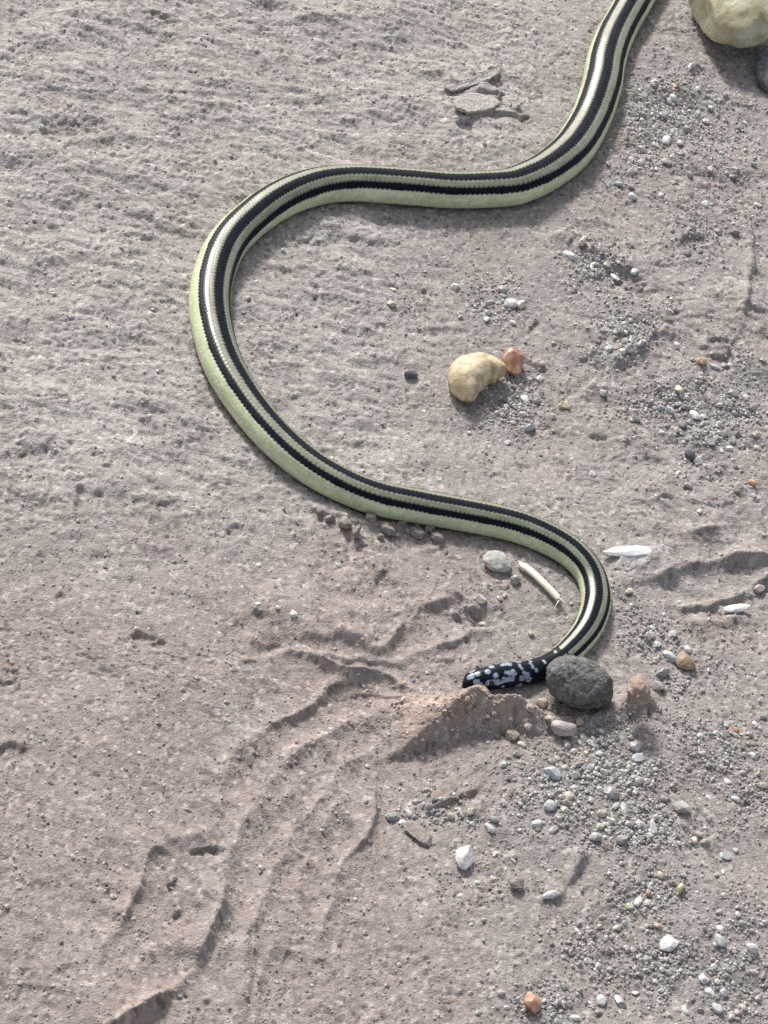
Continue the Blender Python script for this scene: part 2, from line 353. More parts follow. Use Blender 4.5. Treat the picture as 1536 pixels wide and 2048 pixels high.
    wd = np.clip(0.35 * gw + 0.18 * sst(0.2, 0.8, vn(x, y, 8, 54)), 0, 1)[:, None]
    c = c * (1 - wd) + dark[None] * wd
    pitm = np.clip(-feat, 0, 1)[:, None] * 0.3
    c = c * (1 - pitm) + np.array([0.19, 0.16, 0.14])[None] * pitm   # shade painted into the hollows' colour so they look deeper
    c = c * (1 + col_grain)[:, None]
    if fine:
        spk = (id3 > 0.965)[:, None] * 0.5
        c = c * (1 - spk) + np.array([0.55, 0.53, 0.50])[None] * spk
    return z.reshape(shp), np.clip(c, 0.02, 0.8)

def gz(x, y):
    return float(ground(np.array([x]), np.array([y]), fine=False)[0])

# ------------------------------------------------------------------ materials
def new_mat(name):
    m = bpy.data.materials.new(name); m.use_nodes = True
    nt = m.node_tree; return m, nt, nt.nodes['Principled BSDF']

def dusted(n, l, tc, col, amount):
    """pale silt settled on upward faces, in patches"""
    if not amount: return col
    ge = n.new('ShaderNodeNewGeometry'); sp = n.new('ShaderNodeSeparateXYZ'); l.new(ge.outputs['Normal'], sp.inputs[0])
    m1 = n.new('ShaderNodeMapRange'); m1.inputs[1].default_value = -0.1; m1.inputs[2].default_value = 0.9; m1.inputs[3].default_value = 0.15; l.new(sp.outputs['Z'], m1.inputs[0])
    nz = n.new('ShaderNodeTexNoise'); nz.inputs['Scale'].default_value = 900; nz.inputs['Detail'].default_value = 4; l.new(tc.outputs['Object'], nz.inputs['Vector'])
    m2 = n.new('ShaderNodeMapRange'); m2.inputs[1].default_value = 0.35; m2.inputs[2].default_value = 0.65; m2.inputs[4].default_value = amount * 2; l.new(nz.outputs['Fac'], m2.inputs[0])
    mu = n.new('ShaderNodeMath'); mu.operation = 'MULTIPLY'; mu.use_clamp = True; l.new(m1.outputs[0], mu.inputs[0]); l.new(m2.outputs[0], mu.inputs[1])
    mx = n.new('ShaderNodeMixRGB'); mx.inputs[2].default_value = (0.31, 0.27, 0.248, 1); l.new(mu.outputs[0], mx.inputs[0]); l.new(col, mx.inputs[1])
    return mx.outputs[0]

def attr_mat(name, rough=0.9, spec=0.3, bump=0.0, bscale=3000, var=0.15, vscale=1500, sss=0.0, rad=0.001, bdist=0.0002, dust=0.0):
    """base colour from the mesh's own colour attribute, broken up by fine object-space noise"""
    m, nt, b = new_mat(name); n, l = nt.nodes, nt.links
    at = n.new('ShaderNodeVertexColor'); at.layer_name = 'Col'
    tc = n.new('ShaderNodeTexCoord')
    nz = n.new('ShaderNodeTexNoise'); nz.inputs['Scale'].default_value = vscale; nz.inputs['Detail'].default_value = 3
    mr = n.new('ShaderNodeMapRange'); mr.inputs[1].default_value = 0.25; mr.inputs[2].default_value = 0.75
    mr.inputs[3].default_value = 1 - var; mr.inputs[4].default_value = 1 + var
    mx = n.new('ShaderNodeVectorMath'); mx.operation = 'SCALE'
    l.new(tc.outputs['Object'], nz.inputs['Vector']); l.new(nz.outputs['Fac'], mr.inputs[0])
    l.new(at.outputs['Color'], mx.inputs[0]); l.new(mr.outputs[0], mx.inputs['Scale']); l.new(dusted(n, l, tc, mx.outputs[0], dust), b.inputs['Base Color'])
    b.inputs['Roughness'].default_value = rough; b.inputs['Specular IOR Level'].default_value = spec
    if sss:
        b.inputs['Subsurface Weight'].default_value = sss; b.inputs['Subsurface Radius'].default_value = (1, 0.9, 0.7); b.inputs['Subsurface Scale'].default_value = rad
    if bump:
        bz = n.new('ShaderNodeTexNoise'); bz.inputs['Scale'].default_value = bscale; bz.inputs['Detail'].default_value = 3
        bp = n.new('ShaderNodeBump'); bp.inputs['Strength'].default_value = bump; bp.inputs['Distance'].default_value = bdist
        l.new(tc.outputs['Object'], bz.inputs['Vector']); l.new(bz.outputs['Fac'], bp.inputs['Height']); l.new(bp.outputs[0], b.inputs['Normal'])
    return m

def stone_mat(name, c1, c2, scale=400, rough=0.7, spec=0.4, bump=0.3, bscale=1500, sss=0.0, rad=0.002, bdist=0.0003, detail=4, lo=0.35, hi=0.65, trans=0.0, dust=0.0):
    m, nt, b = new_mat(name); n, l = nt.nodes, nt.links
    tc = n.new('ShaderNodeTexCoord')
    nz = n.new('ShaderNodeTexNoise'); nz.inputs['Scale'].default_value = scale; nz.inputs['Detail'].default_value = detail
    cr = n.new('ShaderNodeValToRGB'); cr.color_ramp.elements[0].position = lo; cr.color_ramp.elements[1].position = hi
    cr.color_ramp.elements[0].color = (*c1, 1); cr.color_ramp.elements[1].color = (*c2, 1)
    l.new(tc.outputs['Object'], nz.inputs['Vector']); l.new(nz.outputs['Fac'], cr.inputs[0]); l.new(dusted(n, l, tc, cr.outputs[0], dust), b.inputs['Base Color'])
    b.inputs['Roughness'].default_value = rough; b.inputs['Specular IOR Level'].default_value = spec
    if trans: b.inputs['Transmission Weight'].default_value = trans
    if sss:
        b.inputs['Subsurface Weight'].default_value = sss; b.inputs['Subsurface Radius'].default_value = (1, 0.8, 0.5); b.inputs['Subsurface Scale'].default_value = rad
    if bump:
        bz = n.new('ShaderNodeTexNoise'); bz.inputs['Scale'].default_value = bscale; bz.inputs['Detail'].default_value = 4
        bp = n.new('ShaderNodeBump'); bp.inputs['Strength'].default_value = bump; bp.inputs['Distance'].default_value = bdist
        l.new(tc.outputs['Object'], bz.inputs['Vector']); l.new(bz.outputs['Fac'], bp.inputs['Height']); l.new(bp.outputs[0], b.inputs['Normal'])
    return m

def set_cols(me, cols):
    ca = me.color_attributes.new('Col', 'FLOAT_COLOR', 'POINT')
    a = np.ones((len(me.vertices), 4), np.float32); a[:, :3] = cols
    ca.data.foreach_set('color', a.ravel())

def mesh_np(name, co, faces, smooth=True):
    """mesh from arrays; all faces have the same number of corners"""
    me = bpy.data.meshes.new(name); k = faces.shape[1]
    me.vertices.add(len(co)); me.vertices.foreach_set('co', np.ascontiguousarray(co, np.float32).ravel())
    me.loops.add(faces.size); me.loops.foreach_set('vertex_index', np.ascontiguousarray(faces, np.int32).ravel())
    me.polygons.add(len(faces)); me.polygons.foreach_set('loop_start', np.arange(0, faces.size, k, dtype=np.int32))
    me.polygons.foreach_set('use_smooth', np.full(len(faces), smooth, dtype=bool))
    me.update(calc_edges=True); me.validate(); return me

def link(name, me, mat=None, parent=None, loc=(0, 0, 0)):
    o = bpy.data.objects.new(name, me); COL.objects.link(o); o.location = loc
    if mat is not None and not me.materials: me.materials.append(mat)
    if parent: o.parent = parent
    return o

def tag(o, label=None, cat=None, group=None, kind=None):
    if label: o['label'] = label
    if cat: o['category'] = cat
    if group: o['group'] = group
    if kind: o['kind'] = kind
    return o

# ------------------------------------------------------------------ ground sheet
cu = np.array([0, W, 0, W]); cv = np.array([0, 0, H, H])
cx_, cy_ = unproj(cu, cv)
x0, x1, y0, y1 = cx_.min() - 8, cx_.max() + 8, cy_.min() - 8, cy_.max() + 8
def axis(a, b, step):
    core = np.arange(a, b, step); lo = []; hi = []; s = step; p = a
    while p > -20000:
        s *= 1.05 if s < 1.2 else 1.3; p -= s; lo.append(p)
    s = step; p = core[-1]
    while p < 20000:
        s *= 1.05 if s < 1.2 else 1.3; p += s; hi.append(p)
    return np.concatenate([lo[::-1], core, hi])
ax = axis(x0, x1, 0.287); ay = axis(y0, y1, 0.375)
_b0, _b1 = g1(930, 1520)[1], g1(1000, 1395)[1]                  # closer rows where the bank stands steep
ay = np.concatenate([ay[ay < _b0], np.arange(_b0, _b1, 0.19), ay[ay > _b1]])
GX, GY = np.meshgrid(ax, ay)
gxr, gyr = GX.ravel(), GY.ravel()
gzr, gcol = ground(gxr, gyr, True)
nx, ny = len(ax), len(ay)
ii = np.arange(nx * ny).reshape(ny, nx)
gf = np.stack([ii[:-1, :-1].ravel(), ii[:-1, 1:].ravel(), ii[1:, 1:].ravel(), ii[1:, :-1].ravel()], 1)
me = mesh_np('ground', np.column_stack([gxr, gyr, gzr]) * MM, gf)
set_cols(me, gcol)
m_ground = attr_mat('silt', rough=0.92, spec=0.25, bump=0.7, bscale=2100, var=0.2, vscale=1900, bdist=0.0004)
tag(link('ground', me, m_ground), 'dried grey brown silty ground with cracks and gravel', kind='structure')

# ------------------------------------------------------------------ the snake
TWA = -17.0
def build_snake():
    P = SP
    seg = np.hypot(np.diff(P[:, 0]), np.diff(P[:, 1])); cum = np.concatenate([[0], np.cumsum(seg)]); tot = cum[-1]
    NC = 32
    # lattice coordinate along the body follows the girth
    fine_s = np.linspace(0, tot, 6000)
    rr = np.interp(fine_s, cum, P[:, 2])
    pitch = np.maximum(rr, 1.2) * 0.245
    acum = np.concatenate([[0], np.cumsum(np.diff(fine_s) / pitch[1:])])
    NL = int(acum[-1] * 3.1)
    av = np.linspace(0, acum[-1], NL)
    s = np.interp(av, acum, fine_s)
    cxs, cys, r = (np.interp(s, cum, P[:, k]) for k in range(3))
    r = r * (1 + 0.022 * vn(s, s * 0, 22, 91) + 0.012 * vn(s, s * 0, 9, 92)); r[0] = 0.05; r[-1] = 0.05
    # ground height below, smoothed
    gh = ground(cxs, cys, fine=False); kk = np.ones(61) / 61
    gh = np.convolve(np.pad(gh, 30, mode='edge'), kk, 'valid')
    tx, ty = np.gradient(cxs, s), np.gradient(cys, s); tl = np.hypot(tx, ty); tx /= tl; ty /= tl
    NA = NC * 4
    th = np.linspace(-math.pi, math.pi, NA, endpoint=False)
    A, TH = np.meshgrid(av, th, indexing='ij')
    B = np.sign(TH) * np.interp(np.abs(TH), np.radians([0, 14.5, 37, 60, 180]), [0, 1.5, 3.5, 5.5, NC / 2])   # column number, 0 on the spine; scales differ in width
    # nearest scale of a staggered lattice
    best = np.full(A.shape, 9.0); ci = np.zeros(A.shape); cj = np.zeros(A.shape); da_ = np.zeros(A.shape)
    j0 = np.round(B)
    for dj in (-1, 0, 1):
        j = j0 + dj; off = np.where(np.mod(j, 2) == 1, 0.5, 0.0)
        i = np.round(A - off)
        da = A - (i + off); db = (B - j) * 0.86
        d = da * da + db * db; m = d < best
        best = np.where(m, d, best); ci = np.where(m, i, ci); cj = np.where(m, j, cj); da_ = np.where(m, da, da_)
    f_ = lambda k: float(cum[min(12 * k, len(cum) - 1)] / tot)
    TWIST = ([0, f_(18), f_(22), f_(26), f_(29), f_(32), 1], [0, 0, TWA, TWA, TWA * .7, 0, 0])
    headw = 1 - sst(15.0, 19.0, s)[:, None]                      # 1 on the head
    bump = (np.clip(1 - best / 0.36, 0, 1) ** 0.7) * 0.075 - 0.02 * da_
    rad = r[:, None] / 4.0
    off = bump * rad * (1 - 0.8 * headw)
    a = r[:, None] + off; b = r[:, None] * ASP + off
    hd = headw * 1.0
    TW = np.radians(np.interp(s / tot, *TWIST))[:, None]
    tw = TH + TW
    lat = a * np.sin(tw)
    c = np.cos(tw)
    ver = np.where(c > 0, b * c, -b * 0.86 * np.abs(c) ** 0.75)
    # jaw groove along the head
    jaw = np.exp(-((np.abs(TH) - 1.78) / 0.07) ** 2) * headw * (s[:, None] < 12)
    lat = lat * (1 - 0.05 * jaw)
    zc = (gh + r * ASP * 0.86 - 0.15)[:, None]
    X = cxs[:, None] - ty[:, None] * lat; Y = cys[:, None] + tx[:, None] * lat; Z = zc + ver
    co = np.stack([X, Y, Z], -1).reshape(-1, 3)
    ii = np.arange(NL * NA).reshape(NL, NA); jn = np.roll(ii, -1, axis=1)
    f = np.stack([ii[:-1].ravel(), ii[1:].ravel(), jn[1:].ravel(), jn[:-1].ravel()], 1)
    # ---- colours, one per scale
    cj = np.where(cj >= NC / 2, cj - NC, cj); aj = np.abs(cj)
    rnd = _hash(ci, cj, 5)
    black = np.array([0.010, 0.013, 0.019]); olive = np.array([0.225, 0.235, 0.162]); lime = np.array([0.575, 0.635, 0.395]); belly = np.array([0.62, 0.62, 0.46])
    C = np.zeros(A.shape + (3,)); C[:] = black
    C[(aj >= 2) & (aj <= 3)] = olive
    C[(aj >= 6)] = lime
    C[(aj >= 10)] = belly
    isb = (aj <= 1) | ((aj >= 4) & (aj <= 5))
    C *= (1 + (rnd[..., None] - 0.5) * np.where(isb[..., None], 0.5, 0.22))
    C *= (1 + 0.10 * vn(A * 0.25, B * 0.9, 1.6, 93) + 0.07 * vn(A * 0.12, B * 0.3, 1.3, 94))[..., None]
    edge = sst(0.17, 0.31, best)[..., None]
    edk = np.where(((aj >= 2) & (aj <= 3))[..., None], 0.6, np.where(isb[..., None], 0.0, 0.2))
    C = C * (1 - edge * edk)
    # neck: the pale stripes break up into specks before the black head
    nb = sst(23.5, 17.0, s)[:, None] 
    speck = (rnd < nb * 1.25)[..., None] & (aj < 11)[..., None]
    C = np.where(speck, black, C)
    C = np.where((s[:, None] < 17.5)[..., None] & (aj < 12)[..., None], black * (0.8 + 0.5 * rnd[..., None]), C)
    # head blotches: image points of the visible ones, mirrored over the midline
    hn = int(np.searchsorted(s, 19.0))
    hx = co.reshape(NL, NA, 3)[:hn]
    hu, hv = proj(hx[..., 0], hx[..., 1], hx[..., 2])
    vis = np.cos(TH[:hn]) > -0.2
    pale = np.array([0.29, 0.36, 0.47])
    sblk = s[:hn, None]; arc = TH[:hn] * np.maximum(r[:hn, None], 1.0)
    blobs = [(944, 1337, .8, .6), (966, 1331, 1.2, .75), (973, 1327, .8, .6), (1003, 1318, 1.1, .65), (1010, 1326, .75, .7), (1017, 1334, .75, .75), (1026, 1345, .8, .85),
             (1022, 1354, .9, .75), (1010, 1360, 1.0, .7), (1000, 1364, 1.1, .7), (1052, 1350, .9, .9), (1058, 1360, .8, .7), (1028, 1314, .9, .45), (940, 1356, .7, .6), (952, 1362, .6, .5), (1060, 1322, .5, .4), (1078, 1316, .5, .4), (986, 1333, .5, .4), (955, 1347, .5, .4), (975, 1342, .45, .45), (992, 1350, .5, .5), (1040, 1330, .45, .4), (1038, 1322, .5, .35), (1045, 1358, .5, .4), (1066, 1334, .4, .4), (1088, 1322, .4, .3), (1015, 1345, .5, .5)]
    wsum = np.zeros(sblk.shape[:1] + (NA,))
    # irregular head plates: each is either pale or black
    sb = np.broadcast_to(sblk, arc.shape); L_ = 0.62; bx_, by_ = np.floor(sb / L_), np.floor(np.abs(arc) / L_)
    dmin = np.full(arc.shape, 9.0); ps = np.zeros(arc.shape); pa = np.zeros(arc.shape)
    for i in (-1, 0, 1):
        for j in (-1, 0, 1):
            qx, qy = bx_ + i, by_ + j
            X_ = (qx + 0.15 + 0.7 * _hash(qx, qy, 301)) * L_; Y_ = (qy + 0.15 + 0.7 * _hash(qx, qy, 302)) * L_
            dd = np.hypot(sb - X_, np.abs(arc) - Y_); m = dd < dmin
            dmin = np.where(m, dd, dmin); ps = np.where(m, X_, ps); pa = np.where(m, Y_, pa)
    pa = pa * np.sign(arc)
    for bu, bv, rs_, ra_ in blobs:
        q = (hu - bu) ** 2 + (hv - bv) ** 2 + (~vis) * 1e6
        k = np.unravel_index(np.argmin(q), q.shape)
        s_k, a_k = s[k[0]], arc[k]
        for sg in (1, -1):
            dd = np.sqrt((((0.6 * ps + 0.4 * sb) - s_k) / rs_) ** 2 + (((0.6 * pa + 0.4 * arc) - sg * a_k) / ra_) ** 2)
            wsum = np.maximum(wsum, 1 - sst(0.85, 1.0, dd))
    wsum = wsum * (1 - 0.6 * sst(0.24, 0.36, dmin)) 
    C[:hn] = C[:hn] * (1 - wsum[..., None]) + pale * wsum[..., None] * (0.85 + 0.3 * rnd[:hn, :, None])
    base = np.array([cxs[NL // 2], cys[NL // 2], 0.0])
    me = mesh_np('snake', (co - base) * MM, f); set_cols(me, np.clip(C.reshape(-1, 3), 0, 1))
    m, nt, bs = new_mat('snake_scales'); n, l = nt.nodes, nt.links
    at = n.new('ShaderNodeVertexColor'); at.layer_name = 'Col'; l.new(at.outputs[0], bs.inputs['Base Color'])
    lum = n.new('ShaderNodeRGBToBW'); l.new(at.outputs[0], lum.inputs[0])
    for (nm, lo_, hi_) in (('Specular IOR Level', 0.06, 0.7), ('Roughness', 0.32, 0.23)):   # dark scales are matter than the pale ones
        mp = n.new('ShaderNodeMapRange'); mp.inputs[1].default_value = 0.03; mp.inputs[2].default_value = 0.15; mp.inputs[3].default_value = lo_; mp.inputs[4].default_value = hi_
        l.new(lum.outputs[0], mp.inputs[0]); l.new(mp.outputs[0], bs.inputs[nm])
    o = link('snake', me, m, loc=tuple(base * MM))
    tag(o, 'slender black and pale green striped snake with mottled head behind a mud bank', 'snake')
    # eyes
    em, ent, eb = new_mat('snake_eye'); eb.inputs['Base Color'].default_value = (0.01, 0.01, 0.012, 1); eb.inputs['Roughness'].default_value = 0.08
    k = int(np.searchsorted(s, 4.6))
    for sg in (1, -1):
        j = int(np.argmin(np.abs(th - sg * 1.12)))
        p = co.reshape(NL, NA, 3)[k, j]
        bm = bmesh.new(); bmesh.ops.create_icosphere(bm, subdivisions=3, radius=0.62 * MM)
        for vtx in bm.verts: vtx.co.z *= 0.9
        for fc in bm.faces: fc.smooth = True
        ee = bpy.data.meshes.new('eye'); bm.to_mesh(ee); bm.free()
        cen = np.array([cxs[k], cys[k], zc[k, 0]]); dirn = p - cen; p2 = cen + dirn * 0.86
        link('eye', ee, em, o, tuple((p2 - base) * MM))
    return o
build_snake()

# ------------------------------------------------------------------ stones
_ico = {}
def ico(sub):
    if sub not in _ico:
        bm = bmesh.new(); bmesh.ops.create_icosphere(bm, subdivisions=sub, radius=1.0)
        bm.verts.ensure_lookup_table()
        _ico[sub] = (np.array([v.co[:] for v in bm.verts]), np.array([[v.index for v in f.verts] for f in bm.faces])); bm.free()
    return _ico[sub]

def rock_co(seed, sub, amp=0.18, freq=1.3, cuts=0, cut_lo=0.55, cut_hi=0.85, fine=0.0, ffreq=6.0, bites=()):
    v, f = ico(sub); v = v.copy(); rg = random.Random(seed)
    o = Vector((rg.uniform(-50, 50), rg.uniform(-50, 50), rg.uniform(-50, 50)))
    for i in range(len(v)):
        p = Vector(v[i]); k = 1 + amp * mnoise.noise(p * freq + o) + amp * 0.5 * mnoise.noise(p * freq * 2.3 - o)
        if fine: k += fine * mnoise.noise(p * ffreq + o * 2) + fine * 0.6 * mnoise.noise(p * ffreq * 2.2 - o * 2)
        for (bd, bw, ba) in bites:
            c = p.dot(Vector(bd).normalized()); k -= ba * math.exp(-((1 - c) / bw) ** 2)
        v[i] = p * k
    for _ in range(cuts):
        n = np.array([rg.gauss(0, 1), rg.gauss(0, 1), rg.gauss(0, 1)]); n /= np.linalg.norm(n); d = rg.uniform(cut_lo, cut_hi)
        h = v @ n - d; v -= np.outer(np.maximum(h, 0), n)
    return v, f

def place_rock(name, u, v, wpx, hpx, mat, label, cat, seed, group=None, depth=None, tall=None, rotz=0.0, sub=3, smooth=True, sink=0.25, rise=0.0, cols=None, **kw):
    """a stone whose middle shows at pixel u, v and whose outline is wpx by hpx; tall = height/width"""
    k = mm_per_px(u, v)
    ax_ = wpx * k / 2
    t = tall if tall else 0.7
    # outline height = depth*cos + height*sin of the tilt
    hh = hpx * k / 2
    az_ = ax_ * t
    ay_ = math.sqrt(max((hh ** 2 - (az_ * math.sin(TILT)) ** 2), (0.35 * hh) ** 2)) / math.cos(TILT) if depth is None else depth
    vv, f = rock_co(seed, sub, **kw)
    ext = np.abs(vv).max(0); vv = vv / ext
    vv = vv * np.array([ax_, ay_, az_])
    if rotz:
        c, s = math.cos(rotz), math.sin(rotz); vv = vv @ np.array([[c, s, 0], [-s, c, 0], [0, 0, 1]])
    zc = az_ * (1 - sink) + rise
    for _ in range(3):
        x, y = g1(u, v, zc); g = gz(x, y); zc = g + az_ * (1 - sink) + rise
    zb = -az_
    vv = vv - np.array([0, 0, zb])
    me = mesh_np(name, vv * MM, f, smooth)
    if cols is not None: set_cols(me, np.tile(cols, (len(vv), 1)))
    o = link(name, me, mat, loc=(x * MM, y * MM, (zc + zb) * MM))
    return tag(o, label, cat, group)

m_dark = stone_mat('dark_stone', (0.065, 0.067, 0.067), (0.19, 0.192, 0.187), scale=1100, rough=0.9, spec=0.25, bump=0.9, bscale=1500, bdist=0.0008, dust=0.12)
m_tan = stone_mat('tan_stone', (0.42, 0.30, 0.17), (0.66, 0.55, 0.37), scale=520, rough=0.55, spec=0.4, bump=0.4, bscale=1300, bdist=0.0004, detail=8, lo=0.36, hi=0.56, dust=0.08)
m_red = stone_mat('red_crystal', (0.27, 0.12, 0.065), (0.56, 0.36, 0.27), scale=420, rough=0.28, spec=0.6, bump=0.25, bscale=1200, sss=0.2, rad=0.0015)
m_quartz = stone_mat('yellow_quartz', (0.34, 0.29, 0.15), (0.56, 0.53, 0.40), scale=170, rough=0.35, spec=0.5, bump=0.4, bscale=420, sss=0.4, rad=0.004, bdist=0.0009, detail=7)
m_blue = stone_mat('slate_stone', (0.08, 0.085, 0.095), (0.20, 0.20, 0.215), scale=500, rough=0.8, spec=0.3, bump=0.5, bscale=1100)
m_white = stone_mat('white_chip', (0.62, 0.62, 0.60), (0.78, 0.78, 0.77), scale=500, rough=0.6, spec=0.4, bump=0.35, bscale=1500, sss=0.1, rad=0.001)
m_grey = stone_mat('grey_pebble', (0.31, 0.305, 0.275), (0.50, 0.49, 0.45), scale=700, rough=0.75, spec=0.35, bump=0.6, bscale=1100, bdist=0.0005)
m_mud = stone_mat('mud_clod', (0.25, 0.215, 0.19), (0.36, 0.315, 0.285), scale=1100, rough=0.95, spec=0.2, bump=0.7, bscale=1800, bdist=0.0004)
m_mudtan = stone_mat('tan_mud_clod', (0.31, 0.225, 0.18), (0.43, 0.335, 0.275), scale=700, rough=0.95, spec=0.2, bump=0.7, bscale=1800, bdist=0.0004)
m_straw = stone_mat('straw', (0.66, 0.64, 0.48), (0.78, 0.77, 0.64), scale=300, rough=0.6, spec=0.4, bump=0.2, bscale=900)
m_grain = attr_mat('mineral_grain', rough=0.45, spec=0.45, bump=0.3, bscale=2500, var=0.2, vscale=1400, dust=0.22)

place_rock('grey_stone', 1157, 1366, 147, 108, m_dark, 'dark grey rough rounded stone lying on the mud bank beside the snake head', 'stone', 3, tall=0.62, sub=5, amp=0.12, freq=1.3, cuts=7, cut_lo=.82, cut_hi=.95, fine=0.05, ffreq=8, rise=0.6, rotz=-0.25)
def kidney():
    """a bent pebble: an arc of varying thickness, open towards the near side"""
    P = catmull([(1010, 738, 4), (1008, 737, 16), (1000, 733, 26), (976, 727, 34), (950, 732, 38.5), (937, 748, 38), (935, 762, 32), (939, 776, 23), (942, 785, 14), (943, 789, 4)], 9)
    k = mm_per_px(955, 742); zc = 2.9
    gx, gy = unproj(P[:, 0], P[:, 1], zc); r = P[:, 2] * k; tx, ty = np.gradient(gx), np.gradient(gy); tl = np.hypot(tx, ty) + 1e-9; tx, ty = tx / tl, ty / tl
    ns = 36; co = []; g = gz(gx.mean(), gy.mean())
    for i in range(len(P)):
        for q in range(ns):
            a = 2 * math.pi * q / ns; n_ = Vector((gx[i] - ty[i] * r[i] * math.cos(a), gy[i] + tx[i] * r[i] * math.cos(a), r[i] * math.sin(a))) * .18; e = 1 + 0.12 * mnoise.noise(n_) + 0.06 * mnoise.noise(n_ * 2.7) + 0.02 * mnoise.noise(n_ * 9)
            la, ve = r[i] * math.cos(a) * e, r[i] * 0.86 * math.sin(a) * e
            co.append((gx[i] - ty[i] * la, gy[i] + tx[i] * la, g + zc + ve))
    m = len(P); f = [(i * ns + q, i * ns + (q + 1) % ns, (i + 1) * ns + (q + 1) % ns, (i + 1) * ns + q) for i in range(m - 1) for q in range(ns)]
    base = np.array([gx.mean(), gy.mean(), g])
    bm = bmesh.new(); vs_ = [bm.verts.new(((np.array(c) - base) * MM).tolist()) for c in co]
    for q in f: bm.faces.new([vs_[j] for j in q])
    bm.faces.new(vs_[:ns][::-1]); bm.faces.new(vs_[-ns:])
    bmesh.ops.recalc_face_normals(bm, faces=bm.faces)
    for q in bm.faces: q.smooth = True
    me = bpy.data.meshes.new('tan_stone'); bm.to_mesh(me); bm.free()
    tag(link('tan_stone', me, m_tan, loc=tuple(base * MM)), 'cream tan kidney shaped pebble inside the snake curve', 'pebble')
kidney()
place_rock('red_stone', 1030, 721, 54, 60, m_red, 'small reddish brown glassy crystal touching the tan pebble', 'pebble', 5, tall=0.8, sub=4, smooth=False, amp=0.1, cuts=16, cut_lo=0.6, cut_hi=0.85, sink=0.15)
place_rock('quartz_stone', 1466, 10, 186, 196, m_quartz, 'large yellowish translucent quartz stone by the snake tail', 'stone', 21, tall=0.62, sub=5, amp=0.12, freq=1.1, cuts=2, cut_lo=0.8, cut_hi=0.92, fine=0.03, ffreq=3.5, sink=0.15)
place_rock('slate_stone', 1540, 140, 62, 110, m_blue, 'dark bluish grey stone below the large quartz stone', 'stone', 23, tall=0.7, sub=4, amp=0.2, cuts=6, fine=0.04)
place_rock('grey_pebble', 995, 1123, 62, 44, m_grey, 'flat pale grey pebble next to the straw piece', 'pebble', 31, tall=0.4, sub=4, amp=0.16, cuts=6, cut_lo=.7, cut_hi=.9)
place_rock('white_pebble', 931, 1713, 42, 52, m_white, 'bright white pebble alone on bare silt', 'pebble', 46, tall=0.7, sub=4, amp=0.16, cuts=5, bites=[((0.6, -0.7, -0.2), 0.15, 0.35)], sink=0.1)
place_rock('red_pebble', 1064, 2003, 38, 44, m_red, 'dull red brown pebble alone among grey sand', 'pebble', 52, tall=0.75, sub=4, amp=0.14, cuts=7)
place_rock('white_chip', 1262, 1104, 128, 30, m_white, 'long chalk white chip pressed in the mud beside the snake neck', 'chip', 61, tall=0.10, sub=4, amp=0.22, freq=2.0, cuts=4, cut_lo=.75, cut_hi=.95, rotz=0.30, sink=0.05, depth=1.7)
place_rock('white_sliver', 1474, 1216, 70, 22, m_white, 'short white sliver on a reddish mud lip', 'chip', 63, tall=0.14, sub=4, amp=0.16, freq=1.6, rotz=0.42, sink=0.1, depth=1.1, rise=0.4)
place_rock('brown_pebble', 1370, 1321, 42, 36, stone_mat('brown_pebble', (0.26, 0.185, 0.12), (0.38, 0.29, 0.2), scale=600, rough=.6), 'tan brown pebble in the gravel beyond the dark stone', 'pebble', 66, tall=0.6, sub=3, amp=0.15, cuts=7, smooth=False)
place_rock('mud_clod', 1276, 1384, 52, 62, m_mudtan, 'lumpy orange tan mud clod beside the dark grey stone', 'mud clod', 71, tall=0.9, sub=4, amp=0.25, freq=2.0, fine=0.08, rise=2.6, sink=.4)
place_rock('mud_clod', 958, 1388, 52, 42, m_mudtan, 'rounded tan mud lump on the crest just under the snake snout', 'mud clod', 72, tall=0.7, sub=4, amp=0.2, freq=1.6, fine=0.06, sink=0.55)
place_rock('pink_chip', 1126, 1456, 56, 34, stone_mat('pink_chip', (0.36, 0.33, 0.32), (0.50, 0.42, 0.38), scale=300, rough=.6), 'pinkish grey angular chip at the foot of the mud bank', 'pebble', 73, tall=0.5, sub=3, smooth=False, amp=0.15, cuts=9, rise=0.4)
place_rock('pink_chip', 1025, 1470, 30, 26, m_mud, 'small dull pink angular chip at the end of the bank shadow', 'pebble', 74, tall=0.6, sub=3, smooth=False, amp=0.15, cuts=9)
place_rock('dark_pebble', 822, 748, 30, 20, m_blue, 'small blue black pebble near the tan pebble', 'pebble', 81, tall=0.6, sub=3, amp=0.2, cuts=4)
place_rock('dark_pebble', 1382, 908, 28, 20, m_blue, 'small dark slate pebble on pale sand between gravel patches', 'pebble', 82, tall=0.6, sub=3, amp=0.2, cuts=4)
place_rock('mud_chip', 838, 1668, 42, 52, m_mud, 'flat pale mud chip standing proud of the gravel', 'mud clod', 83, tall=0.3, sub=3, amp=0.25, cuts=6, smooth=False, rotz=.9, rise=.3)
place_rock('mud_chip', 1034, 1766, 36, 26, m_mud, 'small tilted mud chip throwing a narrow shadow', 'mud clod', 84, tall=0.5, sub=3, amp=0.25, cuts=7, smooth=False, rise=.5)

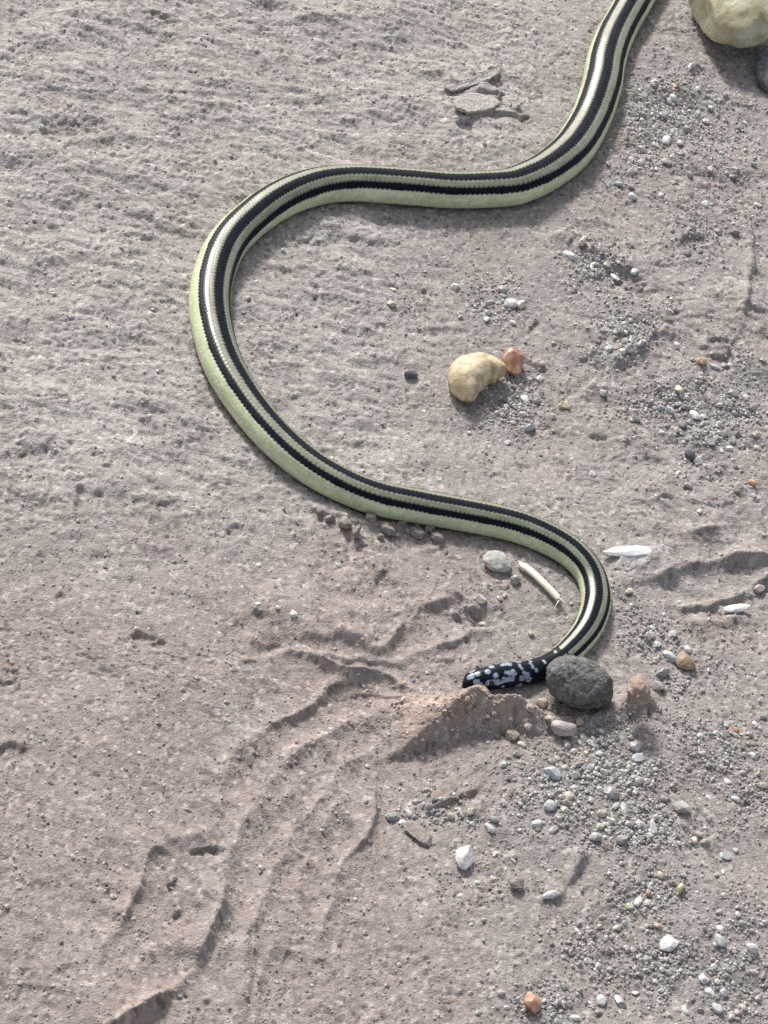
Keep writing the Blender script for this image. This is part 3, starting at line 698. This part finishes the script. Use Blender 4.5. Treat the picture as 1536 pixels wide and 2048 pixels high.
# crumbs pushed up along the outside of the snake's curve
for i, (u, v, w, h) in enumerate([(691, 1045, 30, 30), (714, 1064, 36, 22), (742, 1036, 24, 22), (776, 1058, 26, 34), (803, 1046, 17, 24), (834, 1046, 15, 18), (838, 1068, 24, 28), (860, 1056, 20, 22), (876, 1076, 27, 28),
                                  (762, 1074, 18, 15), (660, 1036, 24, 18), (640, 1022, 20, 16), (795, 1072, 16, 14), (815, 1062, 14, 14)]):
    place_rock('mud_crumb', u, v, w, h, m_mud, 'rounded mud crumb heaped along the outer curve of the snake', 'mud crumb', 200 + i, group='mud crumbs along the snake', tall=0.8, sub=3, amp=0.34, freq=2.2, fine=0.12, cuts=3, cut_lo=.6, cut_hi=.9, rotz=i * 1.3)

# crumbs broken from the bank's crest and face
for i in range(9):
    t = random.random(); u = 815 + 250 * t + random.uniform(-12, 12); top = float(np.interp(u, [800, 880, 956, 1040, 1080], [1494, 1430, 1376, 1394, 1420]))
    v = top + random.uniform(4, 1) + (1495 - top) * random.random() ** 1.3; w_ = random.uniform(10, 17)
    x_, y_ = g1(u, v)
    place_rock('mud_crumb', u, v, w_, w_ * random.uniform(.75, 1), m_mudtan, 'tan mud crumb clinging to the bank in front of the snake head', 'mud crumb', 300 + i, group='mud crumbs on the bank', tall=0.75, sub=3, amp=0.34, freq=2.2, fine=0.12, cuts=3, cut_lo=.6, cut_hi=.9, rotz=i * 1.3, sink=.5)
# flakes of lifted crust
def flake(pts, thick, tilt, mat, label, z=0.6, name='crust_flake', jit=0.3):
    """a thin plate of dried mud with a ragged outline (pixels), raised at one side"""
    gx, gy = unproj([p[0] for p in pts], [p[1] for p in pts], z)
    c = np.array([gx.mean(), gy.mean()]); n = len(gx); P = []
    for i in range(n):
        for t in np.linspace(0, 1, 6, endpoint=False):
            j = (i + 1) % n; x, y = gx[i] + (gx[j] - gx[i]) * t, gy[i] + (gy[j] - gy[i]) * t
            P.append((x + random.uniform(-jit, jit), y + random.uniform(-jit, jit)))
    P = np.array(P); m = len(P); rings = [1.0, 0.96, 0.8, 0.6, 0.4, 0.2]; co = []
    g = gz(*c)
    def zz(x, y): return g + z + tilt[0] * (x - c[0]) + tilt[1] * (y - c[1])
    for k, rr in enumerate(rings):
        for x, y in P:
            qx, qy = c[0] + (x - c[0]) * rr, c[1] + (y - c[1]) * rr
            co.append((qx, qy, zz(qx, qy) - (0.12 if k == 0 else 0) + random.uniform(-.09, .09) * (1 if k else 1.6) + 0.22 * mnoise.noise(Vector((qx * .45, qy * .45, 3.3)))))
    co.append((c[0], c[1], zz(*c)))
    for x, y in P: co.append((c[0] + (x - c[0]) * .97, c[1] + (y - c[1]) * .97, zz(x, y) - thick))
    co.append((c[0], c[1], zz(*c) - thick))
    f = []; R = len(rings); top = R * m; lo = top + 1; bot = lo + m
    for k in range(R - 1):
        for i in range(m):
            j = (i + 1) % m; a, b, d, e = k * m + i, k * m + j, (k + 1) * m + j, (k + 1) * m + i
            f += [(a, b, d), (a, d, e)]
    for i in range(m):
        j = (i + 1) % m
        f += [((R - 1) * m + i, (R - 1) * m + j, top), (lo + i, lo + j, j), (lo + i, j, i), (bot, lo + j, lo + i)]
    co = np.array(co); base = np.array([c[0], c[1], g])
    me = mesh_np(name, (co - base) * MM, np.array(f)); o = link(name, me, mat, loc=tuple(base * MM))
    return tag(o, label, 'mud flake')
m_crust = stone_mat('crust', (0.33, 0.305, 0.285), (0.47, 0.44, 0.41), scale=1300, rough=.95, spec=.2, bump=1.0, bscale=1700, bdist=.0005)
flake([(905, 205), (935, 195), (985, 198), (1000, 216), (975, 232), (930, 240), (908, 228)], 0.9, (0.0, -0.10), m_crust, 'wide curled crust flake lifted above a dark gap', 1.1)
flake([(884, 186), (940, 168), (992, 146), (1003, 140), (996, 160), (950, 180), (905, 192)], 0.6, (0.05, 0.0), m_crust, 'thin pointed crust flake behind the curled flake', 0.8)
flake([(1002, 200), (1030, 196), (1040, 214), (1030, 226), (1008, 222)], 0.7, (0.1, 0), m_crust, 'small square crust flake beside the curled flake', 0.8)
flake([(880, 1560), (940, 1540), (975, 1562), (940, 1588), (896, 1602), (862, 1606)], 0.8, (0.0, -0.05), m_mud, 'smooth grey crust flake with gravel tucked under its edge', 0.5)

flake([(1226, 1140), (1240, 1118), (1290, 1102), (1325, 1098), (1322, 1116), (1290, 1134), (1252, 1146)], 0.6, (0.0, 0.10), stone_mat('pale_flake', (0.36, 0.34, 0.335), (0.52, 0.50, 0.49), scale=350, rough=.8), 'pale grey flake directly below the long white chip', 0.5, name='pale_flake', jit=0.05)
# straw
def straw():
    ax0, ay0 = g1(1034, 1129, 0.9); bx, by = g1(1118, 1204, 0.9)
    n, ns = 22, 10; L = math.hypot(bx - ax0, by - ay0); tx, ty = (bx - ax0) / L, (by - ay0) / L; co = []
    g = gz((ax0 + bx) / 2, (ay0 + by) / 2)
    for i in range(n):
        t = i / (n - 1); r = 0.80 * (0.25 + 0.75 * min(1, t * 7)) * (1 - 0.1 * t); w = 0.12 * math.sin(t * 5)
        for k in range(ns):
            a = 2 * math.pi * k / ns; jag = random.uniform(-.5, .5) if i in (0, n - 1) else 0
            l_, h_ = r * math.cos(a) * 1.15, r * 0.62 * math.sin(a)
            co.append((ax0 + tx * (t * L + jag) - ty * (l_ + w), ay0 + ty * (t * L + jag) + tx * (l_ + w), g + 0.75 + 0.3 * math.sin(t * 3.1) + h_))
    f = [(i * ns + k, i * ns + (k + 1) % ns, (i + 1) * ns + (k + 1) % ns, (i + 1) * ns + k) for i in range(n - 1) for k in range(ns)]
    co = np.array(co); base = np.array([ax0, ay0, g])
    o = link('straw', mesh_np('straw', (co - base) * MM, np.array(f)), m_straw, loc=tuple(base * MM))
    tag(o, 'short pale yellow straw stem inside the bend of the snake neck', 'straw')
    # frayed tuft at its lower end
    for q in range(4):
        a = random.uniform(-0.9, 0.9) - 0.4; ln = random.uniform(1.6, 3.0); c, s_ = math.cos(a), math.sin(a)
        dx, dy = tx * c - ty * s_, tx * s_ + ty * c
        pts = []
        for i in range(6):
            t = i / 5; r = 0.2 * (1 - t) + 0.03
            for k in range(4):
                b = math.pi / 2 * k
                pts.append((bx + dx * ln * t - dy * r * math.cos(b), by + dy * ln * t + dx * r * math.cos(b), g + 0.7 + 0.3 * t * (1 - t) * 4 - 0.3 * t + r * math.sin(b)))
        ff = [(i * 4 + k, i * 4 + (k + 1) % 4, (i + 1) * 4 + (k + 1) % 4, (i + 1) * 4 + k) for i in range(5) for k in range(4)]
        link('fibre', mesh_np('fibre', (np.array(pts) - base) * MM, np.array(ff)), m_straw, o)
straw()

# ------------------------------------------------------------------ single mineral grains one can pick out
WHT, CRM, BLU, GRY, TAN, ORG, YEL, PNK = (.68, .68, .66), (.62, .56, .45), (.47, .50, .505), (.36, .36, .345), (.45, .36, .28), (.42, .22, .13), (.54, .48, .30), (.43, .36, .325)
PICK = [(1020, 606, 26, 26, WHT), (1005, 579, 20, 18, GRY), (911, 574, 20, 18, WHT), (783, 607, 20, 16, CRM), (787, 579, 11, 12, WHT), (974, 638, 12, 13, WHT), (1026, 645, 14, 12, WHT), (980, 605, 12, 18, GRY),
        (1141, 511, 20, 27, WHT), (1166, 481, 34, 20, CRM), (1267, 549, 15, 15, WHT), (1230, 556, 14, 18, WHT), (1193, 520, 10, 10, WHT), (1188, 528, 12, 12, CRM), (1130, 811, 22, 24, YEL), (1080, 758, 18, 16, WHT), (1085, 728, 14, 12, CRM),
        (1404, 722, 24, 20, (.58, .40, .24)), (1430, 735, 13, 20, WHT), (1219, 698, 18, 22, BLU), (1250, 648, 14, 14, WHT), (1282, 686, 18, 12, BLU), (1353, 691, 16, 12, WHT), (1050, 800, 18, 26, BLU), (1075, 800, 20, 16, GRY), (1060, 855, 30, 20, BLU), (1045, 828, 12, 12, WHT), (1015, 885, 12, 12, WHT), (1185, 947, 14, 14, WHT),
        (1390, 832, 20, 22, WHT), (1341, 822, 20, 13, WHT), (1322, 816, 18, 14, BLU), (1357, 779, 18, 18, CRM), (1322, 864, 12, 12, WHT), (1491, 795, 12, 12, WHT), (1505, 816, 16, 14, GRY), (1440, 810, 11, 11, WHT), (1437, 848, 14, 12, WHT), (1443, 900, 11, 12, WHT), (1459, 896, 12, 12, WHT), (1505, 966, 24, 13, (.60, .38, .22)), (1508, 991, 12, 10, WHT),
        (1104, 1545, 34, 36, BLU), (1100, 1612, 32, 24, BLU), (1139, 1592, 22, 20, CRM), (1130, 1620, 20, 16, CRM), (1276, 1516, 26, 22, BLU), (1272, 1492, 28, 26, GRY), (1204, 1626, 20, 20, CRM), (1222, 1640, 14, 18, WHT), (1200, 1652, 18, 14, CRM), (1248, 1618, 16, 30, GRY), (1232, 1612, 14, 18, BLU), (1306, 1652, 16, 28, BLU), (1192, 1675, 24, 26, GRY), (1221, 1585, 32, 28, (.25, .25, .25)), (1245, 1680, 26, 26, (.28, .29, .29)),
        (1148, 1502, 12, 14, WHT), (1044, 1490, 14, 16, CRM), (1180, 1535, 18, 16, BLU), (1150, 1550, 20, 18, GRY), (980, 1656, 16, 22, WHT), (901, 1631, 20, 18, CRM), (942, 1623, 14, 16, CRM), (922, 1625, 12, 20, GRY), (1075, 1648, 18, 20, WHT), (1108, 1660, 16, 24, GRY), (818, 1628, 16, 18, WHT), (785, 1632, 24, 24, GRY), (993, 1708, 14, 16, CRM), (1026, 1720, 10, 14, WHT), (986, 1758, 16, 14, CRM), (955, 1766, 12, 12, WHT), (921, 1793, 12, 12, WHT),
        (1102, 1790, 20, 34, WHT), (1298, 1787, 16, 14, ORG), (1360, 1778, 34, 18, YEL), (1276, 1803, 16, 22, WHT), (1294, 1805, 14, 14, WHT), (1316, 1852, 14, 16, (.62, .42, .34)), (1337, 1888, 32, 34, WHT), (1440, 1856, 16, 16, WHT), (1440, 1880, 28, 30, (.38, .42, .41)), (1506, 1896, 22, 22, WHT), (1205, 2001, 28, 20, WHT), (1240, 2004, 22, 28, GRY), (1270, 1986, 12, 14, WHT), (1420, 1985, 18, 22, WHT), (1446, 1985, 22, 18, BLU), (1371, 2022, 16, 22, WHT), (1435, 2015, 26, 20, WHT), (1475, 2025, 18, 16, PNK),
        (1196, 1933, 18, 14, WHT), (1220, 1940, 14, 12, WHT), (1156, 1863, 10, 14, WHT), (1320, 1750, 18, 16, CRM), (1446, 1745, 9, 11, WHT), (1448, 1713, 18, 24, BLU), (1471, 1700, 12, 12, WHT), (1365, 1615, 36, 30, GRY), (1410, 1684, 24, 14, CRM), (1388, 1681, 16, 14, CRM), (1394, 1668, 16, 18, (.46, .42, .36)), (1411, 1657, 12, 10, WHT), (1418, 1595, 12, 14, WHT), (1453, 1562, 14, 14, WHT), (1505, 1510, 14, 14, WHT), (1473, 1460, 14, 12, ORG), (1455, 1448, 14, 14, WHT), (1510, 1448, 12, 12, WHT),
        (1342, 1314, 22, 30, BLU), (1325, 1345, 34, 22, GRY), (1375, 1298, 16, 18, WHT), (1318, 1372, 28, 24, GRY), (1300, 1270, 16, 14, WHT), (1297, 1274, 22, 16, GRY), (1258, 1182, 12, 18, CRM), (1304, 1256, 12, 12, WHT), (1519, 1176, 20, 22, PNK),
        (1345, 195, 20, 14, WHT), (1338, 202, 14, 14, WHT), (1382, 133, 26, 14, WHT), (1394, 178, 14, 12, WHT), (1310, 290, 14, 14, WHT), (1335, 280, 22, 22, WHT), (1360, 286, 14, 12, WHT), (1262, 318, 10, 10, WHT), (1284, 300, 20, 24, GRY), (1237, 367, 14, 14, BLU), (1265, 392, 18, 16, WHT), (1323, 390, 12, 12, WHT), (1347, 170, 9, 9, WHT), (1352, 173, 14, 11, (.40, .16, .09)), (1410, 408, 20, 16, WHT), (1490, 245, 10, 10, WHT), (1515, 410, 14, 14, WHT), (1490, 290, 12, 12, GRY), (1380, 350, 18, 14, GRY), (1420, 340, 16, 14, PNK), (1325, 230, 18, 16, GRY), (1362, 240, 18, 16, GRY),
        (968, 1249, 12, 16, WHT), (962, 1198, 26, 22, CRM), (1030, 1160, 26, 20, GRY), (675, 1130, 12, 10, WHT), (518, 1130, 10, 10, WHT), (516, 1208, 12, 12, WHT), (586, 1228, 18, 14, WHT), (555, 1215, 12, 10, WHT), (1062, 1268, 14, 12, CRM), (1085, 1405, 26, 22, (.50, .40, .32)), (1100, 1440, 24, 18, (.46, .38, .32)), (1060, 1420, 22, 18, (.44, .36, .30)), (1160, 1445, 22, 18, (.40, .32, .27)), (1012, 812, 10, 10, WHT), (848, 824, 10, 10, WHT), (346, 1776, 8, 16, WHT)]
names = {WHT: ('white', 'white'), CRM: ('cream', 'cream'), BLU: ('glassy blue grey', 'blue'), GRY: ('grey', 'grey'), YEL: ('yellow', 'yellow'), ORG: ('orange red', 'orange'), PNK: ('pink', 'pink'), TAN: ('tan', 'tan')}
def where(u, v):
    if v < 450 and u > 1220: return 'in the gravel strip between snake and quartz stone'
    if 420 < v < 960 and 480 < u < 1110: return 'on the silt around the tan pebble'
    if 420 < v < 1010 and u >= 1110: return 'in the loose gravel beyond the tan pebble'
    if 1010 < v < 1420 and u > 1180: return 'in the gravel beside the snake neck'
    if 1010 < v < 1480 and u <= 1180: return 'by the snake neck and mud bank'
    if v <= 1740 and u > 1030: return 'in the coarse gravel below the mud bank'
    if v <= 1840 and u <= 1030: return 'around the bright white pebble'
    return 'in the sand around the red brown pebble'
pick_id = 0
def grain(u, v, w, h, c, i):
    if c in names: cn = names[c][0]
    else:
        mx = max(c); cn = 'dark grey' if mx < .3 else ('brownish' if c[0] > 1.25 * c[2] else 'pale grey')
    wd = where(u, v); big = 'coarse' if max(w, h) > 21 else 'small'
    kq = random.uniform(.85, 1.12); j = tuple(min(.85, max(.03, q * kq)) for q in c)
    place_rock('mineral_grain', u, v, w, h, m_grain, f'{big} {cn} mineral grain {wd}', 'grain', 1000 + i, group=f'{cn} grains {wd}', tall=random.uniform(.55, .8), sub=2, smooth=False,
               amp=0.22, cuts=7, cut_lo=.55, cut_hi=.88, rotz=random.uniform(0, 3), sink=0.42, cols=j)
for i, (u, v, w, h, c) in enumerate(PICK): grain(u, v, w, h, c, i)
# more of the larger grains, scattered through the gravel patches
pal = [GRY, GRY, (.28, .28, .27), WHT, CRM, BLU, (.40, .36, .32), (.33, .28, .25), PNK]
cnt = 0; taken = [(p[0], p[1]) for p in PICK]
while cnt < 120:
    u, v = random.uniform(760, 1530), random.uniform(160, 2040)
    w = float(gravel_w(np.array([u]), np.array([v]))[0])
    if random.random() > w * w: continue
    if any((u - a) ** 2 + (v - b) ** 2 < 18 ** 2 for a, b in taken): continue
    q = min(math.hypot(*(np.array(g1(u, v)) - SPc[k, :2])) for k in range(len(SPc)))
    if q < 6 or (1070 < u < 1310 and 1290 < v < 1470): continue
    taken.append((u, v)); s = random.uniform(12, 20)
    grain(u, v, s, s * random.uniform(.7, 1.0), random.choice(pal), 400 + cnt); cnt += 1

# ------------------------------------------------------------------ loose sand and crumbs nobody could count
def sand(N_try=150000, N_max=26000):
    gu = rng.uniform(x0 - 10, x1 + 10, N_try); gv = rng.uniform(y0 - 10, y1 + 10, N_try)
    u, v = proj(gu, gv); w = gravel_w(u, v)
    dens = 0.035 + 0.95 * w ** 1.3 + 0.03 * sst(1000, 1700, v) + 0.5 * gauss_px(u, v, 930, 1450, 130, 40) + 0.3 * gauss_px(u, v, 1200, 1450, 110, 30)
    dens = dens * (0.4 + 0.6 * sst(-0.5, 0.4, vn(gu, gv, 5, 61)))
    d, _, _, (rs,) = gline(gu, gv, SPc[:, 0], SPc[:, 1], 14.0, [SPc[:, 2]])
    inb = (u > -160) & (u < W + 160) & (v > -160) & (v < H + 160)
    ok = (rng.random(N_try) < dens) & (d > rs * 0.95) & inb
    gu, gv, w, u, v = gu[ok][:N_max], gv[ok][:N_max], w[ok][:N_max], u[ok][:N_max], v[ok][:N_max]
    n = len(gu)
    zz, gc = ground(gu, gv, True)
    size = np.exp(rng.normal(np.log(0.29), 0.36, n)) * (0.85 + 0.35 * w); size = np.clip(size, 0.14, 0.85)
    v0, f0 = ico(1)
    V = np.empty((n, len(v0), 3)); 
    dirs = rng.normal(size=(n, 4, 3)); dirs /= np.linalg.norm(dirs, axis=2, keepdims=True); offs = rng.uniform(.45, .85, (n, 4))
    P = np.repeat(v0[None], n, 0) * (1 + rng.uniform(-.16, .16, (n, len(v0), 1)))
    for k in range(4):
        h = np.einsum('nvc,nc->nv', P, dirs[:, k]) - offs[:, k, None]
        P -= np.maximum(h, 0)[..., None] * dirs[:, k][:, None]
    sc = size[:, None] * rng.uniform(.7, 1.25, (n, 3)); sc[:, 2] *= 0.8
    P *= sc[:, None]
    a = rng.uniform(0, 6.28, n); c, s = np.cos(a)[:, None], np.sin(a)[:, None]
    X = P[..., 0] * c - P[..., 1] * s; Y = P[..., 0] * s + P[..., 1] * c
    V[..., 0] = X + gu[:, None]; V[..., 1] = Y + gv[:, None]; V[..., 2] = P[..., 2] + (zz + size * (0.05 + 0.15 * w))[:, None]
    palette = np.array([(.36, .36, .34), (.30, .29, .28), (.22, .22, .215), (.14, .14, .14), (.62, .62, .60), (.50, .48, .43), (.44, .48, .50), (.40, .33, .28), (.44, .26, .17)])
    pr = np.array([.27, .14, .05, .02, .24, .14, .09, .045, .005])
    cc = palette[rng.choice(len(palette), n, p=pr / pr.sum())]
    mud = rng.random(n) > (0.15 + 0.8 * w)                       # crumbs of the silt itself
    cc = np.where(mud[:, None], gc * rng.uniform(.95, 1.3, (n, 1)), cc)
    cc = cc * 0.78 + gc * 0.26                                    # dusted with the silt
    F = (f0[None] + (np.arange(n) * len(v0))[:, None, None]).reshape(-1, 3)
    me = mesh_np('sand', V.reshape(-1, 3) * MM, F, smooth=False); set_cols(me, np.repeat(cc, len(v0), 0))
    tag(link('sand', me, m_grain), 'loose grey and white sand grains scattered over the silt', 'sand', kind='stuff')
    return n
n_s = sand(N_try=520000, N_max=30000)
print('sand', n_s, 'ground verts', nx * ny, 'objects', len(bpy.data.objects))
print('tris', sum(len(m.loops) - 2 * len(m.polygons) for m in bpy.data.meshes))
